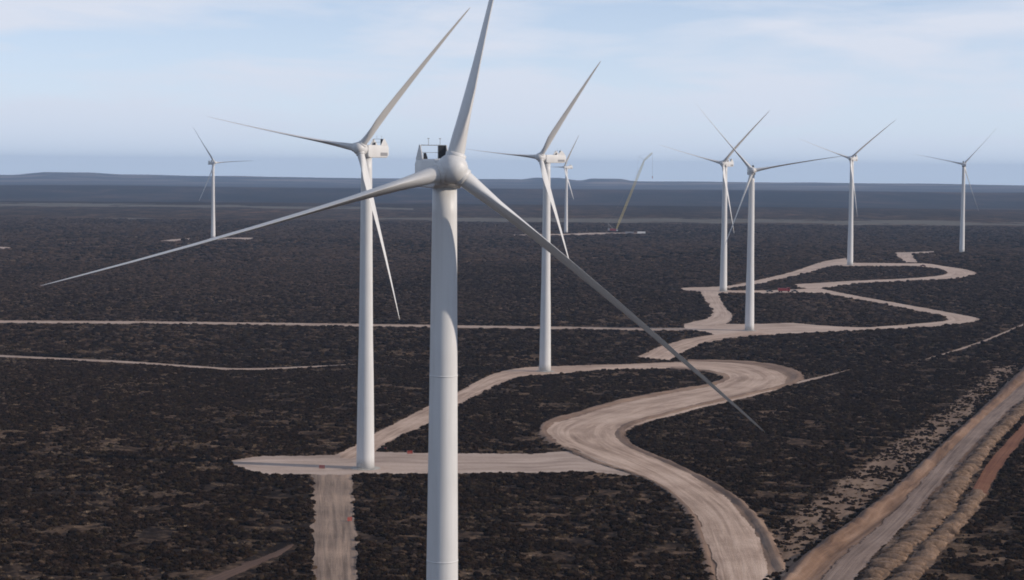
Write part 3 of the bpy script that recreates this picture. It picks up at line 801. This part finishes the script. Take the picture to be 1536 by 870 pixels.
part('hook_block', lambda bm: (add_box(bm, HK + Vector((0, 0, 0.2)), (1.2, 0.8, 2.2), 0.3), add_bar(bm, HK + Vector((0, 0, -1.0)), HK + Vector((0, 0, -1.9)), 0.2), add_bar(bm, HK + Vector((0, 0, -1.9)), HK + Vector((0.6, 0, -2.3)), 0.2), add_bar(bm, HK + Vector((0.6, 0, -2.3)), HK + Vector((0.7, 0, -1.7)), 0.15)), M['crane_red'], crane)

# ---------------------------------------------------------------- site containers, vehicles, barriers
def container(x, y, rz, m, label):
    r = bpy.data.objects.new('site_container', None); COL.objects.link(r)
    r.location = (x, y, hz(x, y) + 0.13); r.rotation_euler = (0, 0, rz)
    tag(r, label, 'container', 'site containers near the crane')
    part('body', lambda bm: (add_box(bm, (0, 0, 1.4), (12.0, 2.4, 2.6), 0.04), [add_box(bm, (-5.6 + i * 0.7, 0, 1.4), (0.3, 2.5, 2.3)) for i in range(17)]), m, r)
    part('door', lambda bm: [add_box(bm, (6.06, s_ * 0.58, 1.4), (0.06, 1.1, 2.4), 0.01) for s_ in (-1, 1)], M['grey'], r)
    for sx in (-5.9, 5.9):
        part('corner_post', lambda bm: [add_box(bm, (sx, sy, 1.4), (0.2, 0.2, 2.8)) for sy in (-1.16, 1.16)], M['steel'], r)


container(190.0, 2949.1, 0.06, M['white_paint'], 'white site container farthest right of the crane')
container(172.0, 2938.0, -0.03, M['grey'], 'grey site container just right of the crane')


def pickup(x, y, rz, m, label, group='vehicles on the far gravel roads', box=False):
    r = bpy.data.objects.new('pickup_truck' if not box else 'tipper_truck', None); COL.objects.link(r)
    r.location = (x, y, hz(x, y) + 0.27); r.rotation_euler = (0, 0, rz)
    tag(r, label, 'truck', group)
    k = 1.75 if box else 1.0
    Rm = Matrix.Rotation(math.pi / 2, 4, 'Z')

    def body(bm):
        if box:
            add_prism(bm, [(-4.2, 0.9), (-4.2, 3.2), (-3.6, 3.5), (-2.0, 3.5), (-2.0, 0.9)], -1.25, 1.25)
            add_prism(bm, [(-2.0, 0.8), (-2.0, 1.15), (4.4, 1.15), (4.4, 0.8)], -0.6, 0.6)
        else:
            add_prism(bm, [(-2.55, 0.5), (-2.6, 0.95), (-1.35, 1.1), (-0.75, 1.72), (0.75, 1.75), (0.85, 1.1), (2.6, 1.1), (2.6, 0.5)], -0.88, 0.88)
        bmesh.ops.bevel(bm, geom=list(bm.edges), offset=0.06, segments=2, affect='EDGES')
    part('body', body, m, r)
    if box:
        part('tipper_body', lambda bm: add_prism(bm, [(-1.8, 1.2), (-1.9, 2.9), (4.7, 3.0), (4.4, 1.2)], -1.28, 1.28), m, r)
        part('window', lambda bm: (add_box(bm, (0, -4.22, 2.6), (2.1, 0.06, 0.9)), add_box(bm, (0, -3.2, 2.7), (2.54, 0.9, 0.8))), M['glass'], r)
        wy = (-3.2, 2.0, 3.5)
    else:
        part('window', lambda bm: (add_prism(bm, [(-1.22, 1.14), (-0.80, 1.62), (-0.72, 1.62), (-1.10, 1.14)], -0.78, 0.78), add_prism(bm, [(-1.0, 1.15), (-0.66, 1.62), (0.68, 1.64), (0.72, 1.15)], -0.9, 0.9)), M['glass'], r)
        wy = (-1.65, 1.6)
    rw = 0.52 if box else 0.38
    for y_ in wy:
        for x_ in (-1.05 if box else -0.8, 1.05 if box else 0.8):
            w = part('wheel', lambda bm: add_bar(bm, (x_ - 0.13, y_, rw), (x_ + 0.13, y_, rw), rw, 16), M['rubber'], r)
    for x_ in (-0.65, 0.65):
        part('headlight', lambda bm: add_box(bm, (x_, -4.22 if box else -2.58, 1.2 if box else 0.82), (0.3, 0.08, 0.16)), M['light'], r)
    return r


pickup(190.7, 1478, rad(92), M['dark_paint'], 'dark pickup truck on the thin road right of the close turbine pair')
pickup(201.5, 1478, rad(88), M['red_paint'], 'red tipper truck on the thin road behind the close turbine pair', box=True)
pickup(209.3, 1479, rad(95), M['dark_paint'], 'dark pickup truck right behind the red tipper truck')
pickup(371.4, 1806, rad(60), M['maroon_paint'], 'maroon pickup truck on the upper hairpin road by the far pad')


def barrier(x, y, rz, w, label):
    r = bpy.data.objects.new('safety_barrier', None); COL.objects.link(r)
    r.location = (x, y, hz(x, y) + 0.16); r.rotation_euler = (0, 0, rz)
    tag(r, label, 'barrier', 'red plastic safety barriers on the bare gravel')
    n = max(2, int(w / 1.1) + 1)
    for i in range(n):
        px = -w / 2 + w * i / (n - 1)
        part('post', lambda bm: add_bar(bm, (px, 0, -0.1), (px, 0, 1.25), 0.035, 8), M['steel'], r)
    def net(bm):
        for j in range(6): add_box(bm, (0, 0.03, 0.18 + j * 0.18), (w, 0.02, 0.11))
        for i in range(int(w / 0.25)): add_box(bm, (-w / 2 + 0.12 + i * 0.25, 0.045, 0.63), (0.07, 0.012, 1.0))
    part('net', net, M['barrier'], r)


barrier(-32.2, 635.7, 0.2, 1.9, 'red safety barrier on the pad between the two nearest towers')
barrier(-57.1, 601.7, -0.1, 1.9, 'red safety barrier on the pad left of the second tower')
barrier(-41.5, 513.7, 0.5, 1.5, 'red safety barrier on the edge of the rough cleared strip')
barrier(-40.5, 642.7, -0.4, 1.0, 'tiny red safety barrier right of the second tower foot')

# ---------------------------------------------------------------- scrub: ground cover nobody could count
X0, Y0, CELL = -900.0, 380.0, 1.0
NX, NY = 1900, 2900
mask = np.zeros((NX, NY), np.uint8)


def stamp(rows, val, step=3.0, widen=0.0):
    E = smooth_edges(rows, step)
    a, b = E[:, :2], E[:, 2:]
    d = b - a; w = np.hypot(d[:, 0], d[:, 1])[:, None]
    a = a - d / w * widen; b = b + d / w * widen
    n = len(E)
    for i in range(n - 1):
        L1 = max(np.hypot(*(a[i] - b[i])), np.hypot(*(a[i + 1] - b[i + 1]))); L2 = max(np.hypot(*(a[i] - a[i + 1])), np.hypot(*(b[i] - b[i + 1])))
        t = np.linspace(0, 1, int(L1 / 0.6) + 2)[:, None, None]; q = np.linspace(0, 1, int(L2 / 0.6) + 2)[None, :, None]
        p = (a[i] * (1 - t) + b[i] * t) * (1 - q) + (a[i + 1] * (1 - t) + b[i + 1] * t) * q
        ix = ((p[..., 0] - X0) / CELL).astype(int); iy = ((p[..., 1] - Y0) / CELL).astype(int)
        ok = (ix >= 0) & (ix < NX) & (iy >= 0) & (iy < NY)
        mask[ix[ok], iy[ok]] = val


stamp(ROADS['sandy'], 2)
for key in ('main', 't3road', 't2pad', 't2spur', 'conn', 't4pad', 't5east', 't6low', 't7pad', 't7pad2', 't56', 't45', 't9pad', 't8pad', 't8pad2', 'leftpad', 'track', 'track2', 'track3', 'track4', 'redtrack', 'trench_shoulder', 'trench', 'berm1', 'berm2', 'redcut'):
    stamp(ROADS[key], 1, widen=2.2 if key.startswith('track') or key == 'redtrack' else -0.6 if key in ('t2spur', 't2pad', 't3road', 'conn') else 0.3)
_E = np.array(ROADS['main_shoulder'])
stamp(ROADS['main_shoulder'], 1, widen=-1.8)


def scatter(y0, y1, dens, size, margin):
    """random points over the visible wedge, thinned by clump noise and kept off the roads"""
    area = 0.256 * (y1 ** 2 - y0 ** 2) * margin
    n = int(area * dens)
    y = np.sqrt(RNG.uniform(y0 ** 2, y1 ** 2, n)); x = RNG.uniform(-0.256, 0.256, n) * y * margin
    cl = 0.55 * vnoise(x, y, 6.5) + 0.45 * vnoise(x + 500, y, 2.8)
    big = vnoise(x, y + 900, 70.0)
    keep = cl > 0.42 + 0.16 * (big - 0.5) + RNG.uniform(-0.06, 0.06, n)
    ix = ((x - X0) / CELL).astype(int); iy = ((y - Y0) / CELL).astype(int)
    inb = (ix >= 0) & (ix < NX) & (iy >= 0) & (iy < NY)
    mv = np.zeros(n, int); mv[inb] = mask[ix[inb], iy[inb]]
    keep &= (mv == 0) | ((mv == 2) & (RNG.random(n) < 0.34))
    x, y, mv = x[keep], y[keep], mv[keep]
    m = len(x)
    s = size * np.minimum(np.exp(RNG.normal(-0.05, 0.44, m)), 1.75)
    s = np.where(mv == 2, s * 0.75, s)
    return x, y, s


parts_ = [scatter(425, 1000, 1.35, 0.56, 1.12), scatter(1000, 1900, 0.38, 0.96, 1.1), scatter(1900, 3480, 0.05, 1.9, 1.08)]
px = np.concatenate([p[0] for p in parts_]); py = np.concatenate([p[1] for p in parts_]); psz = np.concatenate([p[2] for p in parts_])
# a line of pushed-up brush along the top of the orange bank
E = smooth_edges(ROADS['trench_shoulder'], 0.9)
bx = E[:, 0] + RNG.normal(1.0, 1.3, len(E)); by = E[:, 1] + RNG.normal(0, 1.0, len(E))
bk = RNG.random(len(E)) < 0.5 + 0.5 * (vnoise(bx, by, 12.0) > 0.45)
px = np.concatenate([px, bx[bk]]); py = np.concatenate([py, by[bk]]); psz = np.concatenate([psz, RNG.uniform(0.5, 1.1, int(bk.sum()))])
# dry tufts in the gaps between the bushes
gn = 60000
gy = np.sqrt(RNG.uniform(425.0 ** 2, 1500.0 ** 2, gn)); gx = RNG.uniform(-0.28, 0.28, gn) * gy
gc = 0.55 * vnoise(gx, gy, 6.5) + 0.45 * vnoise(gx + 500, gy, 2.8)
gm = mask[np.clip(((gx - X0) / CELL).astype(int), 0, NX - 1), np.clip(((gy - Y0) / CELL).astype(int), 0, NY - 1)]
gk = (gc < 0.44) & (vnoise(gx + 77, gy, 16.0) > 0.42) & (gm != 1)
ng0 = len(px)
px = np.concatenate([px, gx[gk]]); py = np.concatenate([py, gy[gk]]); psz = np.concatenate([psz, 0.7 * np.exp(RNG.normal(0, 0.3, int(gk.sum())))])
npt = len(px)


def shrub_mesh(seed, lobes, m, spiky):
    rng = random.Random(seed)
    bm = bmesh.new()
    for _ in range(lobes):
        r = rng.uniform(0.45, 0.8)
        mt = Matrix.Translation((rng.uniform(-0.55, 0.55), rng.uniform(-0.55, 0.55), r * 0.55)) @ Matrix.Rotation(rng.uniform(0, 6), 4, 'Z') @ Matrix.Diagonal((r, r, r * rng.uniform(0.65, 0.95), 1))
        g = bmesh.ops.create_icosphere(bm, subdivisions=2, radius=1.0, matrix=mt)
        c = mt.translation
        for v in g['verts']:
            v.co = c + (v.co - c) * (1 + rng.uniform(-spiky, spiky))
            v.co.z = max(v.co.z, -0.05)
    for _ in range(26):     # loose twigs and leaf sprays that break the outline
        a = rng.uniform(0, 6.28); q = rng.uniform(0.3, 0.95); z = rng.uniform(0.25, 0.95)
        p = Vector((math.cos(a) * q, math.sin(a) * q, z)); d = Vector((math.cos(a) * 0.6, math.sin(a) * 0.6, 1.0)).normalized() * rng.uniform(0.15, 0.4)
        w = Vector((-math.sin(a), math.cos(a), 0)) * rng.uniform(0.03, 0.09)
        vs_ = [bm.verts.new(p - w), bm.verts.new(p + w), bm.verts.new(p + d)]
        bm.faces.new(vs_)
    return bm_mesh('shrub', bm, m)


def tuft_mesh(seed, m):
    rng = random.Random(seed)
    bm = bmesh.new()
    for _ in range(46):
        a = rng.uniform(0, 6.28); q = rng.uniform(0, 0.7)
        p = Vector((math.cos(a) * q, math.sin(a) * q, 0)); d = Vector((math.cos(a) * rng.uniform(0.1, 0.5), math.sin(a) * rng.uniform(0.1, 0.5), rng.uniform(0.3, 0.7)))
        w = Vector((-math.sin(a), math.cos(a), 0)) * rng.uniform(0.06, 0.12)
        bm.faces.new([bm.verts.new(p - w), bm.verts.new(p + w), bm.verts.new(p + d)])
    return bm_mesh('tuft', bm, m)


proto = bpy.data.collections.new('scrub_prototypes')
protos = [shrub_mesh(i, 3 + i % 3, M['shrub'], 0.22 + 0.05 * (i % 2)) for i in range(6)] + [tuft_mesh(90 + i, M['straw']) for i in range(3)] + [shrub_mesh(20 + i, 3 + i % 2, M['brown'], 0.25) for i in range(3)]
for i, me in enumerate(protos):
    proto.objects.link(bpy.data.objects.new('scrub_%02d' % i, me))
vid = RNG.integers(0, 6, npt)
# the plain turns to paler brown veld in drifts, mostly farther out
pale = (0.10 + 0.65 * ss((py - 700) / 1300)) * (0.2 + 1.4 * (0.6 * vnoise(px, py * 0.5, 110.0) + 0.4 * vnoise(px + 40, py * 0.6, 32.0))) > RNG.random(npt)
vid = np.where(pale, RNG.integers(9, 12, npt), vid)
dry = vnoise(px, py + 300, 14.0) + RNG.uniform(-0.3, 0.3, npt) > 0.86
dry[ng0:] = True
vid = np.where(dry, RNG.integers(6, 9, npt), vid).astype(np.int32)
me = bpy.data.meshes.new('scrub')
me.vertices.add(npt)
co = np.stack([px, py, near_h(px, py) - 0.03], -1).astype(np.float32)
me.vertices.foreach_set('co', co.reshape(-1))
at = me.attributes.new('vid', 'INT', 'POINT'); at.data.foreach_set('value', vid)
at = me.attributes.new('spin', 'FLOAT', 'POINT'); at.data.foreach_set('value', RNG.uniform(0, 6.283, npt).astype(np.float32))
sc3 = np.stack([psz * RNG.uniform(0.85, 1.25, npt), psz * RNG.uniform(0.85, 1.25, npt), psz ** 0.7 * RNG.uniform(0.65, 1.05, npt)], -1).astype(np.float32)
at = me.attributes.new('size', 'FLOAT_VECTOR', 'POINT'); at.data.foreach_set('vector', sc3.reshape(-1))
scrub = mesh_obj('scrub', me)
tag(scrub, 'low dark fynbos scrub covering the whole plain', 'scrub', kind='stuff')
ng = bpy.data.node_groups.new('scrub_scatter', 'GeometryNodeTree')
ng.interface.new_socket('Geometry', in_out='INPUT', socket_type='NodeSocketGeometry')
ng.interface.new_socket('Geometry', in_out='OUTPUT', socket_type='NodeSocketGeometry')
gi, go = ng.nodes.new('NodeGroupInput'), ng.nodes.new('NodeGroupOutput')
ci = ng.nodes.new('GeometryNodeCollectionInfo'); ci.inputs['Collection'].default_value = proto; ci.inputs['Separate Children'].default_value = True; ci.inputs['Reset Children'].default_value = True
ip = ng.nodes.new('GeometryNodeInstanceOnPoints'); ip.inputs['Pick Instance'].default_value = True
def attr(nm, dt):
    n_ = ng.nodes.new('GeometryNodeInputNamedAttribute'); n_.data_type = dt; n_.inputs['Name'].default_value = nm
    return next(s_ for s_ in n_.outputs if s_.enabled and s_.name == 'Attribute')
cx_ = ng.nodes.new('ShaderNodeCombineXYZ')
L = ng.links.new
L(attr('spin', 'FLOAT'), cx_.inputs['Z'])
L(gi.outputs[0], ip.inputs['Points']); L(ci.outputs[0], ip.inputs['Instance'])
L(attr('vid', 'INT'), ip.inputs['Instance Index']); L(cx_.outputs[0], ip.inputs['Rotation']); L(attr('size', 'FLOAT_VECTOR'), ip.inputs['Scale'])
L(ip.outputs[0], go.inputs[0])
md = scrub.modifiers.new('scatter', 'NODES'); md.node_group = ng

# ---------------------------------------------------------------- the air
bm = bmesh.new()
add_box(bm, (0, 7900, 50), (19000, 19800, 240))
hm = bpy.data.materials.new('haze'); hm.use_nodes = True
ht = hm.node_tree; ht.nodes.clear()
ho = ht.nodes.new('ShaderNodeOutputMaterial'); hv = ht.nodes.new('ShaderNodeVolumePrincipled')
hv.inputs['Color'].default_value = (0.50, 0.70, 1.0, 1)
hv.inputs['Density'].default_value = 4.5e-5
hv.inputs['Anisotropy'].default_value = 0.0
ht.links.new(hv.outputs['Volume'], ho.inputs['Volume'])
haze = mesh_obj('haze', bm_mesh('haze', bm, hm))
tag(haze, 'thin blue haze over the whole plain', 'haze', kind='stuff')
print('scrub points', npt)
